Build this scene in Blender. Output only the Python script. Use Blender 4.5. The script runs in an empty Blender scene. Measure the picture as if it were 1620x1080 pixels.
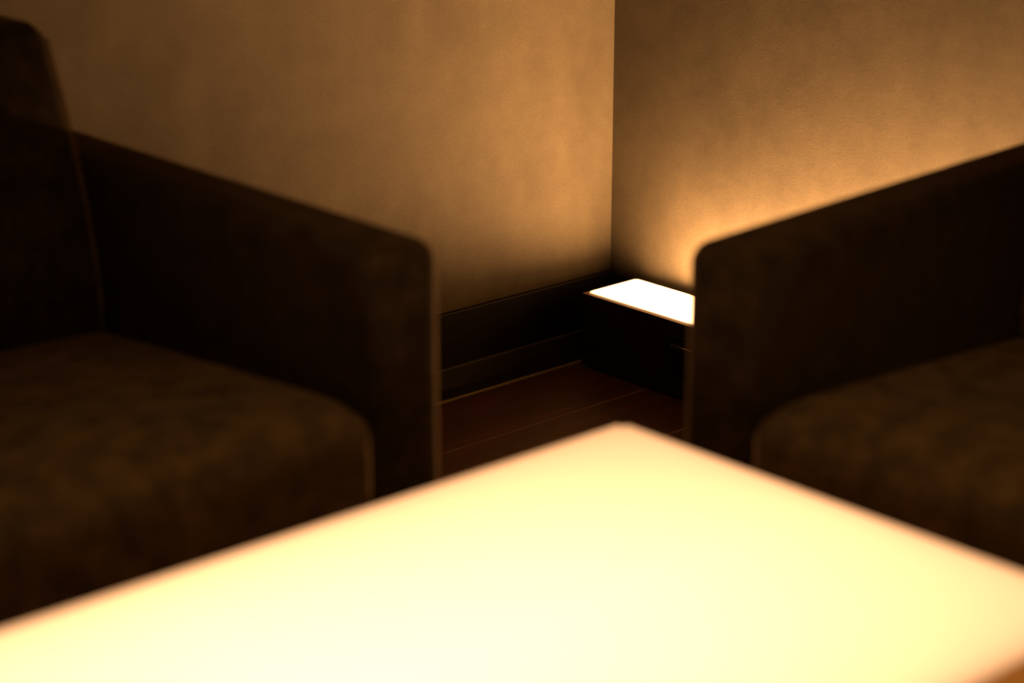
import bpy, bmesh, math, random
from mathutils import Vector, Matrix

random.seed(7)
scene = bpy.context.scene
COL = scene.collection

# ------------------------------------------------------------------ camera
cam_data = bpy.data.cameras.new('camera')
cam = bpy.data.objects.new('camera', cam_data)
COL.objects.link(cam)
scene.camera = cam
CAM = Vector((2.563, 2.584, 1.2))
TILT, YAW = math.radians(18.37), math.radians(48.18)
fwd = Vector((-math.cos(YAW) * math.cos(TILT), -math.sin(YAW) * math.cos(TILT), -math.sin(TILT)))
rgt = fwd.cross(Vector((0, 0, 1))).normalized()
upv = rgt.cross(fwd)
cam.matrix_world = Matrix(((rgt.x, upv.x, -fwd.x, CAM.x), (rgt.y, upv.y, -fwd.y, CAM.y),
                           (rgt.z, upv.z, -fwd.z, CAM.z), (0, 0, 0, 1)))
cam_data.sensor_width = 36.0
cam_data.lens = 70.0
cam_data.clip_start = 0.05
cam_data.dof.use_dof = True
cam_data.dof.focus_distance = 3.5
cam_data.dof.aperture_fstop = 2.0

# ------------------------------------------------------------------ world, lamps, exposure
world = bpy.data.worlds.new('world')
scene.world = world
world.use_nodes = True
bg = world.node_tree.nodes['Background']
bg.inputs[0].default_value = (1.0, 0.55, 0.22, 1)
bg.inputs[1].default_value = 0.004
scene.view_settings.view_transform = 'Standard'
scene.view_settings.look = 'None'
scene.view_settings.exposure = 0.0
scene.view_settings.gamma = 1.0
scene.view_settings.use_curve_mapping = False
scene.cycles.use_denoising = True
scene.cycles.max_bounces = 8
scene.cycles.sample_clamp_indirect = 4.0

WARM = (1.0, 0.50, 0.20)
BOX_POWER = 18.0
TABLE_POWER = 5.5
TABLE_WARM = (1.0, 0.50, 0.222)
# two strip lamps of the floor light box (their beam is bounded by the prismatic cover of the box)
for nm, ya, yb, watts in (('strip_lamp', 0.20, 0.62, 9.2), ('strip_lamp', 0.62, 1.10, 23.0)):
    ld = bpy.data.lights.new(nm, 'AREA')
    ld.shape = 'RECTANGLE'
    ld.size, ld.size_y = 0.10, yb - ya
    ld.spread = math.radians(170)
    ld.energy = watts
    ld.color = WARM
    lo_ = bpy.data.objects.new(nm, ld)
    COL.objects.link(lo_)
    lo_.location = (0.082, (ya + yb) / 2, 0.1445)
    lo_.rotation_euler = (math.pi, 0, 0)
# assumed, unseen spot above the table, added to light the seats
sd = bpy.data.lights.new('added_seat_spot', 'SPOT')
sd.energy = 75.0
sd.color = (1.0, 0.52, 0.2)
sd.spot_size = math.radians(72)
sd.spot_blend = 0.9
sd.shadow_soft_size = 0.06
so = bpy.data.objects.new('added_seat_spot', sd)
COL.objects.link(so)
so.location = (1.45, 1.55, 2.38)


# ------------------------------------------------------------------ materials
class NT:
    def __init__(self, name):
        self.m = bpy.data.materials.new(name)
        self.m.use_nodes = True
        self.t = self.m.node_tree
        self.b = self.t.nodes['Principled BSDF']

    def n(self, kind, **kw):
        nd = self.t.nodes.new(kind)
        for k, v in kw.items():
            if k.startswith('i_'):
                nd.inputs[k[2:].replace('_', ' ')].default_value = v
            else:
                setattr(nd, k, v)
        return nd

    def l(self, a, b):
        self.t.links.new(a, b)

    def coords(self, scale=(1, 1, 1)):
        tc = self.n('ShaderNodeTexCoord')
        mp = self.n('ShaderNodeMapping')
        mp.inputs['Scale'].default_value = scale
        self.l(tc.outputs['Object'], mp.inputs['Vector'])
        return mp.outputs['Vector']

    def noise(self, scale, detail=4, rough=0.55, stretch=(1, 1, 1)):
        nz = self.n('ShaderNodeTexNoise')
        nz.inputs['Scale'].default_value = scale
        nz.inputs['Detail'].default_value = detail
        nz.inputs['Roughness'].default_value = rough
        self.l(self.coords(stretch), nz.inputs['Vector'])
        return nz.outputs['Fac']

    def ramp(self, fac, stops):
        r = self.n('ShaderNodeValToRGB')
        el = r.color_ramp.elements
        while len(el) < len(stops):
            el.new(0.5)
        for e, (p, c) in zip(el, stops):
            e.position = p
            e.color = (*c, 1)
        self.l(fac, r.inputs['Fac'])
        return r.outputs['Color']

    def mix(self, mode, fac, a, b):
        mx = self.n('ShaderNodeMix', data_type='RGBA', blend_type=mode)
        mx.inputs[0].default_value = fac
        self.l(a, mx.inputs[6])
        self.l(b, mx.inputs[7])
        return mx.outputs[2]

    def bump(self, h, strength, dist, prev=None):
        b = self.n('ShaderNodeBump')
        b.inputs['Strength'].default_value = strength
        b.inputs['Distance'].default_value = dist
        self.l(h, b.inputs['Height'])
        if prev is not None:
            self.l(prev, b.inputs['Normal'])
        return b.outputs['Normal']


def set_in(b, **kw):
    for k, v in kw.items():
        b.inputs[k.replace('_', ' ')].default_value = v


def wall_material(name, k):
    w = NT(name)
    big = w.noise(2.6, 5, 0.6)
    mid = w.noise(9.0, 6, 0.66)
    streak = w.noise(26.0, 4, 0.6, (1, 1, 0.12))
    fine = w.noise(330.0, 4, 0.75)
    grey = lambda v: (v, v, v)
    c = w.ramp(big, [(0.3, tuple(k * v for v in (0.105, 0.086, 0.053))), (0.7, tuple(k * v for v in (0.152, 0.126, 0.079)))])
    c = w.mix('MULTIPLY', 1.0, c, w.ramp(mid, [(0.3, grey(0.80)), (0.68, grey(1.07))]))
    c = w.mix('MULTIPLY', 1.0, c, w.ramp(streak, [(0.3, grey(0.97)), (0.7, grey(1.02))]))
    c = w.mix('MULTIPLY', 1.0, c, w.ramp(fine, [(0.3, grey(0.74)), (0.7, grey(1.14))]))
    w.l(c, w.b.inputs['Base Color'])
    n1 = w.bump(mid, 0.12, 0.010)
    n2 = w.bump(fine, 0.35, 0.0012, n1)
    w.l(n2, w.b.inputs['Normal'])
    set_in(w.b, Roughness=0.72)
    w.b.inputs['Specular IOR Level'].default_value = 0.25
    return w.m


def plain(name, col, rough=0.5, spec=0.4, var=0.15, scale=18.0, bump=0.05):
    w = NT(name)
    f = w.noise(scale, 4)
    lo = tuple(v * (1 - var) for v in col)
    hi = tuple(v * (1 + var) for v in col)
    w.l(w.ramp(f, [(0.3, lo), (0.7, hi)]), w.b.inputs['Base Color'])
    if bump:
        w.l(w.bump(f, bump, 0.002), w.b.inputs['Normal'])
    set_in(w.b, Roughness=rough)
    w.b.inputs['Specular IOR Level'].default_value = spec
    return w.m


def fabric_material(name, k):
    w = NT(name)
    big = w.noise(5.0, 4, 0.6)
    blot = w.noise(26.0, 5, 0.65)
    weft = w.noise(240.0, 2, 0.6, (1, 1, 0.18))
    warp = w.noise(300.0, 2, 0.6, (0.25, 0.25, 1))
    c = w.ramp(blot, [(0.36, tuple(k * v for v in (0.55, 0.38, 0.17))), (0.64, tuple(k * v for v in (1.3, 0.90, 0.40)))])
    c = w.mix('MULTIPLY', 1.0, c, w.ramp(big, [(0.3, (0.72,) * 3), (0.7, (1.1,) * 3)]))
    c = w.mix('MULTIPLY', 0.8, c, w.ramp(weft, [(0.35, (0.62,) * 3), (0.65, (1.15,) * 3)]))
    w.l(c, w.b.inputs['Base Color'])
    n = w.bump(weft, 0.5, 0.0015)
    n = w.bump(warp, 0.4, 0.0012, n)
    w.l(n, w.b.inputs['Normal'])
    set_in(w.b, Roughness=0.95)
    w.b.inputs['Specular IOR Level'].default_value = 0.1
    w.b.inputs['Sheen Weight'].default_value = 0.45
    w.b.inputs['Sheen Roughness'].default_value = 0.3
    w.b.inputs['Sheen Tint'].default_value = (1.0, 0.66, 0.36, 1)
    return w.m


def wood_material(name, lo, hi, rough):
    w = NT(name)
    inf = w.n('ShaderNodeObjectInfo')
    tc = w.n('ShaderNodeTexCoord')
    mp = w.n('ShaderNodeMapping')
    mp.inputs['Scale'].default_value = (1.2, 16, 16)
    add = w.n('ShaderNodeVectorMath', operation='ADD')
    sc = w.n('ShaderNodeVectorMath', operation='SCALE')
    sc.inputs[0].default_value = (17, 5, 9)
    w.l(inf.outputs['Random'], sc.inputs['Scale'])
    w.l(tc.outputs['Object'], add.inputs[0])
    w.l(sc.outputs[0], add.inputs[1])
    w.l(add.outputs[0], mp.inputs['Vector'])
    nz = w.n('ShaderNodeTexNoise')
    nz.inputs['Scale'].default_value = 2.4
    nz.inputs['Detail'].default_value = 7
    nz.inputs['Roughness'].default_value = 0.62
    nz.inputs['Distortion'].default_value = 0.8
    w.l(mp.outputs[0], nz.inputs['Vector'])
    c = w.ramp(nz.outputs['Fac'], [(0.28, lo), (0.72, hi)])
    hue = w.n('ShaderNodeHueSaturation')
    mr = w.n('ShaderNodeMapRange')
    mr.inputs[3].default_value = 0.8
    mr.inputs[4].default_value = 1.2
    w.l(inf.outputs['Random'], mr.inputs[0])
    w.l(mr.outputs[0], hue.inputs['Value'])
    w.l(c, hue.inputs['Color'])
    w.l(hue.outputs[0], w.b.inputs['Base Color'])
    w.l(w.bump(nz.outputs['Fac'], 0.12, 0.002), w.b.inputs['Normal'])
    set_in(w.b, Roughness=rough)
    w.b.inputs['Specular IOR Level'].default_value = 0.4
    return w.m


def lit_panel(name, strength, half, reach, edge, colour):
    """Backlit diffuser: the tubes sit inside the case, so it is dimmer near its rim.
    half = half sizes of the panel (object origin in its middle); reach = per axis the long and the short
    distance over which it fades and the share of the short one."""
    w = NT(name)
    tc = w.n('ShaderNodeTexCoord')
    sp = w.n('ShaderNodeSeparateXYZ')
    w.l(tc.outputs['Object'], sp.inputs[0])

    def m(op, a, b=None):
        nd = w.n('ShaderNodeMath', operation=op)
        for i, v in enumerate((a, b)):
            if v is None:
                continue
            if isinstance(v, (int, float)):
                nd.inputs[i].default_value = v
            else:
                w.l(v, nd.inputs[i])
        return nd.outputs[0]

    def falloff(d, r):          # 1 - exp(-d / r)
        return m('SUBTRACT', 1.0, m('POWER', math.e, m('MULTIPLY', d, -1.0 / r)))
    k = None
    for ax, h in ((0, half[0]), (1, half[1])):
        d = m('MAXIMUM', m('SUBTRACT', h, m('ABSOLUTE', sp.outputs[ax])), 0.0)
        r = reach[ax]
        f = m('ADD', m('MULTIPLY', falloff(d, r[0]), 1 - r[2]), m('MULTIPLY', falloff(d, r[1]), r[2]))
        k = f if k is None else m('MULTIPLY', k, f)
    s = m('ADD', m('MULTIPLY', k, strength - edge), edge)
    em = w.b
    em.inputs['Base Color'].default_value = (0.25, 0.22, 0.18, 1)
    em.inputs['Roughness'].default_value = 0.4
    em.inputs['Coat Weight'].default_value = 1.0      # clear acrylic skin
    em.inputs['Coat IOR'].default_value = 1.6
    em.inputs['Coat Roughness'].default_value = 0.15
    em.inputs['Emission Color'].default_value = (*colour, 1)
    w.l(s, em.inputs['Emission Strength'])
    return w.m


M_WALL_L = wall_material('wall_left_lightened', 1.18)  # paler copy: stronger light on the left wall put into its colour
M_WALL_R = wall_material('wall_right_darkened', 0.92)  # darker copy: weaker light on the right wall put into its colour
M_DARK = plain('dark_stained_trim', (0.012, 0.009, 0.006), 0.42, 0.35)
M_BOX = plain('dark_box_board', (0.02, 0.014, 0.009), 0.5, 0.3, 0.1, 30)
M_LIP_GLOW = plain('lip_glow_brown', (0.34, 0.2, 0.11), 0.4, 0.4)  # orange-brown colour carries the diffuser's glow on the lip
M_BLACK = plain('black_plastic', (0.006, 0.006, 0.006), 0.3, 0.5, 0.05)
M_CHROME = NT('pin_metal')
set_in(M_CHROME.b, Metallic=1.0, Roughness=0.25)
M_CHROME.b.inputs['Base Color'].default_value = (0.7, 0.6, 0.5, 1)
M_CHROME = M_CHROME.m
M_FLOOR = wood_material('floor_wood', (0.03, 0.010, 0.003), (0.095, 0.030, 0.008), 0.42)
M_SEAM_LIGHT = plain('seam_highlight', (0.18, 0.11, 0.05), 0.8, 0.2)  # pale colour showing in the gaps, painted highlights of the plank bevels
M_STRIP = wood_material('edge_strip_wood', (0.20, 0.16, 0.08), (0.32, 0.26, 0.13), 0.45)
M_LEG = wood_material('dark_leg_wood', (0.02, 0.012, 0.008), (0.04, 0.024, 0.014), 0.5)
M_TABLE = wood_material('table_wood', (0.10, 0.05, 0.025), (0.18, 0.09, 0.045), 0.5)
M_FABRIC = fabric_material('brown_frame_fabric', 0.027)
M_SEAT = fabric_material('brown_seat_fabric', 0.062)  # same fabric recipe in a lighter tone than the frame
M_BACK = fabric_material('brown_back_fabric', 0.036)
M_RIM_LIGHT = plain('rim_light_tint', (0.11, 0.066, 0.03), 0.9, 0.1, 0.2, 60)  # lighter brown carries the rim light of the back cushion's edges
M_CEIL = plain('ceiling_paint', (0.30, 0.25, 0.20), 0.8, 0.2)


# ------------------------------------------------------------------ mesh helpers
def link(name, bm, mat, parent=None, smooth=False, loc=(0, 0, 0)):
    me = bpy.data.meshes.new(name)
    bm.normal_update()
    bm.to_mesh(me)
    bm.free()
    me.materials.append(mat)
    if smooth:
        for p in me.polygons:
            p.use_smooth = True
    o = bpy.data.objects.new(name, me)
    COL.objects.link(o)
    o.location = loc
    if parent is not None:
        o.parent = parent
    return o


def box_into(bm, lo, hi, bevel=0.0, seg=2):
    r = bmesh.ops.create_cube(bm, size=1.0)
    vs = r['verts']
    c = [(a + b) / 2 for a, b in zip(lo, hi)]
    s = [b - a for a, b in zip(lo, hi)]
    for v in vs:
        v.co = Vector((c[i] + v.co[i] * s[i] for i in range(3)))
    if bevel:
        es = {e for v in vs for e in v.link_edges}
        bmesh.ops.bevel(bm, geom=list(es), offset=bevel, segments=seg, profile=0.5, affect='EDGES')
    return bm


def box(lo, hi, bevel=0.0, seg=2):
    return box_into(bmesh.new(), lo, hi, bevel, seg)


def soft_box(half, r, n_in=8, n_r=4, deform=None):
    """Rounded box grown from a grid, corner radius r; deform(p) bends the result."""
    def axis(h):
        rr = min(r, h * 0.98)
        a = [-h + rr * (1 - math.cos(math.pi / 2 * i / n_r)) for i in range(n_r)]
        mid = [-(h - rr) + 2 * (h - rr) * i / n_in for i in range(n_in + 1)]
        return a + mid + [-v for v in reversed(a)]
    ax = [axis(h) for h in half]
    bm = bmesh.new()

    def shape(p):
        q = Vector([max(-(h - min(r, h * .98)), min(h - min(r, h * .98), v)) for v, h in zip(p, half)])
        d = p - q
        if d.length > 1e-9:
            m = max(abs(d.x), abs(d.y), abs(d.z))
            p = q + d.normalized() * m if True else p
        return deform(p) if deform else p
    for i in range(3):
        j, k = (i + 1) % 3, (i + 2) % 3
        for side in (-1, 1):
            grid = []
            for a in ax[j]:
                row = []
                for b in ax[k]:
                    p = Vector((0, 0, 0))
                    p[i] = side * half[i]
                    p[j], p[k] = a, b
                    row.append(bm.verts.new(shape(p)))
                grid.append(row)
            for u in range(len(grid) - 1):
                for v in range(len(grid[0]) - 1):
                    f = [grid[u][v], grid[u + 1][v], grid[u + 1][v + 1], grid[u][v + 1]]
                    if side < 0:
                        f.reverse()
                    bm.faces.new(f)
    bmesh.ops.remove_doubles(bm, verts=bm.verts, dist=1e-5)
    return bm


def tube(path, rad, sides=8, closed=False):
    bm = bmesh.new()
    rings = []
    n = len(path)
    for i, p in enumerate(path):
        p = Vector(p)
        a = Vector(path[(i - 1) % n] if closed or i else path[i])
        b = Vector(path[(i + 1) % n] if closed or i < n - 1 else path[i])
        t = (b - a).normalized()
        ref = Vector((0, 0, 1)) if abs(t.z) < 0.9 else Vector((1, 0, 0))
        u = t.cross(ref).normalized()
        w = t.cross(u)
        rings.append([bm.verts.new(p + rad * (math.cos(2 * math.pi * s / sides) * u + math.sin(2 * math.pi * s / sides) * w))
                      for s in range(sides)])
    for i in range(n if closed else n - 1):
        A, B = rings[i], rings[(i + 1) % n]
        for s in range(sides):
            bm.faces.new((A[s], A[(s + 1) % sides], B[(s + 1) % sides], B[s]))
    if not closed:
        bm.faces.new(rings[0])
        bm.faces.new(list(reversed(rings[-1])))
    bmesh.ops.recalc_face_normals(bm, faces=bm.faces)
    return bm


def empty(name, loc=(0, 0, 0), rz=0.0):
    o = bpy.data.objects.new(name, None)
    o.empty_display_size = 0.1
    COL.objects.link(o)
    o.location = loc
    o.rotation_euler = (0, 0, rz)
    return o


def tag(o, label, cat, group=None):
    o['label'] = label
    o['category'] = cat
    if group:
        o['group'] = group
    return o


def struct(o, label=None, cat=None):
    o['kind'] = 'structure'
    if label:
        o['label'] = label
    if cat:
        o['category'] = cat
    return o


# ------------------------------------------------------------------ the room
RX, RY, RH = 4.2, 4.2, 2.42
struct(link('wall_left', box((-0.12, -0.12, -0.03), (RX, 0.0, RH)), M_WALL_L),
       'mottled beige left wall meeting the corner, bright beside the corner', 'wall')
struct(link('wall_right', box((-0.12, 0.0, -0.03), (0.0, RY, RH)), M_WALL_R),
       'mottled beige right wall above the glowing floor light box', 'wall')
struct(link('ceiling', box((-0.12, -0.12, RH), (RX, RY, RH + 0.08)), M_CEIL), 'plain ceiling over the lounge corner', 'ceiling')

BB = 0.138
bl = link('baseboard_left', box((0.0, 0.0, 0.0), (RX, 0.011, BB), 0.0015, 2), M_DARK)
struct(bl, 'black stained baseboard along the left wall', 'baseboard')
link('plinth', box((0.0105, 0.0111, 0.0), (RX, 0.019, 0.040), 0.002, 2),
     plain('pale_foot_strip', (0.055, 0.046, 0.032), 0.5, 0.3, 0.35, 9), bl)  # paler strip along the foot of the baseboard
br = link('baseboard_right', box((0.0, 0.011, 0.0), (0.010, RY, BB - 0.002), 0.0015, 2), M_DARK)
struct(br, 'black stained baseboard along the right wall behind the light box', 'baseboard')

fl = link('floor', box((-0.12, -0.12, -0.05), (RX, RY, -0.0004)), M_SEAM_LIGHT)
struct(fl, 'dark reddish wooden plank floor with seam highlights put in as pale colour', 'floor')
link('edge_strip', box((0.0, 0.0605, -0.004), (RX, 0.0665, 0.0025), 0.001, 1), M_STRIP, fl)['label'] = 'pale strip along the floor edge'
link('border_strip', box((0.0, 0.0195, -0.004), (RX, 0.0604, -0.0003)), M_DARK, fl)['label'] = 'black border strip along the baseboard'
PITCH = 0.1835
row = 0
y = 0.067
while y < RY - 0.05:
    x = 0.0
    ends = [0.0]
    first = (1.9, 1.15, 0.72, 1.5)[row % 4]
    x = first
    while x < RX - 0.3:
        ends.append(x)
        x += 1.8
    ends.append(RX)
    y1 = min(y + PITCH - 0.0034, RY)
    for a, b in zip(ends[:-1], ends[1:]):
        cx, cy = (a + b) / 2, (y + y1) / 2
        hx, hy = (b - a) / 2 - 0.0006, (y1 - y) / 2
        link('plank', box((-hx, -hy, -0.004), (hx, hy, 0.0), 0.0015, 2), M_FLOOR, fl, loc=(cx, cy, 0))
    y += PITCH
    row += 1

# ------------------------------------------------------------------ glowing light box on the floor, along the right wall
X0, X1 = 0.012, 0.152
Y0, Y1 = 0.082, 1.16
ZT = 0.1395
lb = empty('light_box', ((X0 + X1) / 2, Y0, 0.0))
tag(lb, 'long low dark light box with glowing white top, on the floor along the right wall', 'floor lamp')
ox, oy = (X0 + X1) / 2, Y0


def L(p):
    return (p[0] - ox, p[1] - oy, p[2])


link('front_panel', box(L((X1 - 0.010, Y0, 0.004)), L((X1, Y1, ZT)), 0.0012, 2), M_BOX, lb)
link('toe', box(L((X1 - 0.018, Y0 + 0.006, 0.0)), L((X1 - 0.010, Y1, 0.02))), M_BLACK, lb)
link('end_panel', box(L((X0, Y0, 0.004)), L((X1 - 0.0101, Y0 + 0.010, ZT)), 0.001, 2), M_BOX, lb)
link('end_panel', box(L((X0, Y1 - 0.010, 0.004)), L((X1 - 0.0101, Y1, ZT)), 0.001, 2), M_BOX, lb)
link('back_panel', box(L((X0, Y0 + 0.0101, 0.0)), L((X0 + 0.008, Y1 - 0.0101, ZT))), M_BOX, lb)
link('bottom', box(L((X0 + 0.0081, Y0 + 0.0101, 0.004)), L((X1 - 0.0181, Y1 - 0.0101, 0.012))), M_BOX, lb)
link('lip', box(L((X1 - 0.008, Y0, ZT)), L((X1, Y1, ZT + 0.0008)), 0.0003, 1), M_LIP_GLOW, lb)['label'] = 'box lip with the glow put into its brown'
link('lip', box(L((X0, Y0, ZT)), L((X1 - 0.0081, Y0 + 0.0068, ZT + 0.0008)), 0.0003, 1), M_LIP_GLOW, lb)['label'] = 'box lip with the glow put into its brown'
# diffuser: a slightly proud opal slab with rounded corners
dx, dy = (X1 - X0) / 2 - 0.008, (Y1 - Y0) / 2 - 0.007
bm = bmesh.new()
box_into(bm, (-dx, -dy, -0.006), (dx, dy, 0.003))
bmesh.ops.bevel(bm, geom=[e for e in bm.edges if abs(e.verts[0].co.z - e.verts[1].co.z) > 0.003], offset=0.0035, segments=4, affect='EDGES')
bmesh.ops.bevel(bm, geom=[e for e in bm.edges if min(v.co.z for v in e.verts) > 0.001], offset=0.0015, segments=2, affect='EDGES')
dif = link('diffuser', bm, lit_panel('box_diffuser', BOX_POWER, (dx, dy), ((0.012, 0.003, 0.7), (0.02, 0.006, 0.5)), 1.0, WARM), lb,
           loc=(0.0, (Y1 - Y0) / 2, ZT + 0.001))
dif['label'] = 'glowing white diffuser'
# power socket let into the front of the box
py0 = 0.294
sk = link('power_socket', box(L((X1 - 0.002, py0, 0.038)), L((X1 + 0.002, py0 + 0.115, 0.115)), 0.0012, 2), M_BLACK, lb)
sk['label'] = 'black socket plate'
link('flap', box(L((X1 + 0.0021, py0 + 0.012, 0.050)), L((X1 + 0.005, py0 + 0.103, 0.094)), 0.001, 2), M_BLACK, sk)
link('hinge_pin', tube([L((X1 + 0.0048, py0 + 0.014, 0.0985)), L((X1 + 0.0048, py0 + 0.101, 0.0985))], 0.0012, 8), M_CHROME, sk, True)


# ------------------------------------------------------------------ armchairs
W, D, AH, AT = 0.82, 0.86, 0.618, 0.102      # width, depth, arm height, arm thickness


def make_armchair():
    """origin on the floor under the middle of the front edge; faces local +Y"""
    t = empty('armchair')
    iw = W / 2 - AT
    for s in (-1, 1):
        bm = soft_box((AT / 2, D / 2, (AH - 0.075) / 2), 0.028, 4, 6)
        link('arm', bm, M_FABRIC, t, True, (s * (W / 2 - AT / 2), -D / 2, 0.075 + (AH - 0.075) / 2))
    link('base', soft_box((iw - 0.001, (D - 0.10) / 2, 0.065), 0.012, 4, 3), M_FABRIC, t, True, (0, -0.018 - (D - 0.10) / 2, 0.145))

    def lean(p):
        return Vector((p.x, p.y - 0.10 * (p.z + 0.2), p.z))
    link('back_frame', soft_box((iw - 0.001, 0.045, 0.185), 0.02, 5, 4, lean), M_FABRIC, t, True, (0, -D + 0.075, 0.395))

    # seat cushion: crowned top, slightly bowed front
    sh = (iw - 0.001, 0.300, 0.110)

    def crown(p):
        u, v = p.x / sh[0], p.y / sh[1]
        k = max(0.0, 1 - abs(u) ** 2.6) * max(0.0, 1 - abs(v) ** 2.6)
        z = p.z + (0.012 * k if p.z > 0 else 0.0) - 0.085 * (sh[1] - p.y)      # pitched back
        if p.z > 0:                      # soft, drooping front edge
            z -= 0.020 * max(0.0, (v - 0.72) / 0.28) ** 2
        y = p.y + 0.012 * (1 - abs(u) ** 3) * (1 if p.y > 0 else 0) * max(0.0, p.y / sh[1])
        return Vector((p.x, y, z))
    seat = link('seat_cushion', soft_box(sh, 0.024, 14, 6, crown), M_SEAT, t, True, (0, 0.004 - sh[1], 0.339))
    # back cushion: leaning back, fuller in the middle, rising above the arms
    bh = (iw - 0.003, 0.078, 0.200)

    def back(p):
        u, w = p.x / bh[0], p.z / bh[2]
        k = max(0.0, 1 - abs(u) ** 2.5) * max(0.0, 1 - abs(w) ** 2.5)
        y = p.y + (0.022 * k if p.y > 0 else -0.01 * k)
        return Vector((p.x, y - 0.055 * w - 0.022 * w * w, p.z + 0.004 * (1 - u * u) * w))
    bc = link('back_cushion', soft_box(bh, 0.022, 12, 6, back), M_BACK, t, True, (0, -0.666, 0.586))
    # thin added tubes, rim light on the cushion's side edges put into colour
    for sx in (-1, 1):
        path = [back(Vector((sx * (bh[0] - 0.0035), bh[1] - 0.011, -bh[2] + 0.03 + (2 * bh[2] - 0.052) * i / 24))) for i in range(25)]
        link('rim_light_strip', tube(path, 0.0042, 8), M_RIM_LIGHT, bc, True)['label'] = 'rim light painted as a lighter brown strip'
    for sx in (-1, 1):
        for yy in (-0.06, -D + 0.12):
            bm = bmesh.new()
            bmesh.ops.create_cone(bm, cap_ends=True, segments=12, radius1=0.016, radius2=0.022, depth=0.08)
            link('leg', bm, M_LEG, t, True, (sx * (iw - 0.06 if yy < -0.2 else iw - 0.06), yy, 0.04))
    return t


def copy_tree(o, parent=None):
    c = o.copy()
    COL.objects.link(c)
    if parent is not None:
        c.parent = parent
    for ch in list(o.children):
        copy_tree(ch, c)
    return c


chair = make_armchair()
chair.location = (1.2075 + W / 2, 0.960, 0)
tag(chair, 'dark brown upholstered armchair at left, back to the left wall', 'armchair', 'armchairs around the glowing table')
chair2 = copy_tree(chair)
ROT = math.radians(4.2)
fw = Vector((math.cos(ROT), math.sin(ROT), 0))
lat = Vector((-math.sin(ROT), math.cos(ROT), 0))
corner = Vector((1.018, 1.136, 0))
chair2.location = corner + lat * (W / 2)
chair2.rotation_euler = (0, 0, ROT - math.pi / 2)
tag(chair2, 'dark brown upholstered armchair at right, back to the right wall and light box', 'armchair', 'armchairs around the glowing table')

# ------------------------------------------------------------------ glowing low table
TX0, TX1, TY0, TY1, TZ = 1.114, 2.36, 1.146, 1.752, 0.43
tc = ((TX0 + TX1) / 2, (TY0 + TY1) / 2)
tb = empty('light_table', (tc[0], tc[1], 0))
tag(tb, 'low rectangular table with a glowing pale yellow top, in front of the armchairs', 'table')
hx, hy = (TX1 - TX0) / 2, (TY1 - TY0) / 2
bm = bmesh.new()
box_into(bm, (-hx, -hy, -0.008), (hx, hy, 0.0))
bmesh.ops.bevel(bm, geom=[e for e in bm.edges if abs(e.verts[0].co.z - e.verts[1].co.z) > 0.003], offset=0.008, segments=4, affect='EDGES')
bmesh.ops.bevel(bm, geom=[e for e in bm.edges if min(v.co.z for v in e.verts) > -0.001], offset=0.002, segments=2, affect='EDGES')
top = link('glowing_top', bm, lit_panel('table_diffuser', TABLE_POWER, (hx, hy), ((0.46, 0.012, 0.26), (0.16, 0.012, 0.30)), 1.0, TABLE_WARM), tb, loc=(0, 0, TZ))
top['label'] = 'glowing pale yellow top panel'
# amber acrylic rim under the top, lit from inside
rimm = NT('amber_rim')
rimm.b.inputs['Base Color'].default_value = (0.45, 0.22, 0.08, 1)
rimm.b.inputs['Roughness'].default_value = 0.45
rimm.b.inputs['Emission Color'].default_value = (1.0, 0.29, 0.04, 1)
rimm.b.inputs['Emission Strength'].default_value = 0.30
rimm = rimm.m
R = 0.012
for a, b in (((-hx, -hy), (hx, -hy + R)), ((-hx, hy - R), (hx, hy)), ((-hx, -hy + R), (-hx + R, hy - R)), ((hx - R, -hy + R), (hx, hy - R))):
    link('rim', box((a[0], a[1], TZ - 0.13), (b[0], b[1], TZ - 0.0082), 0.0015, 2), rimm, tb)
link('body', box((-hx + 0.05, -hy + 0.05, 0.05), (hx - 0.05, hy - 0.05, TZ - 0.1302), 0.003, 2), M_TABLE, tb)
link('plinth', box((-hx + 0.09, -hy + 0.09, 0.0), (hx - 0.09, hy - 0.09, 0.05)), M_LEG, tb)
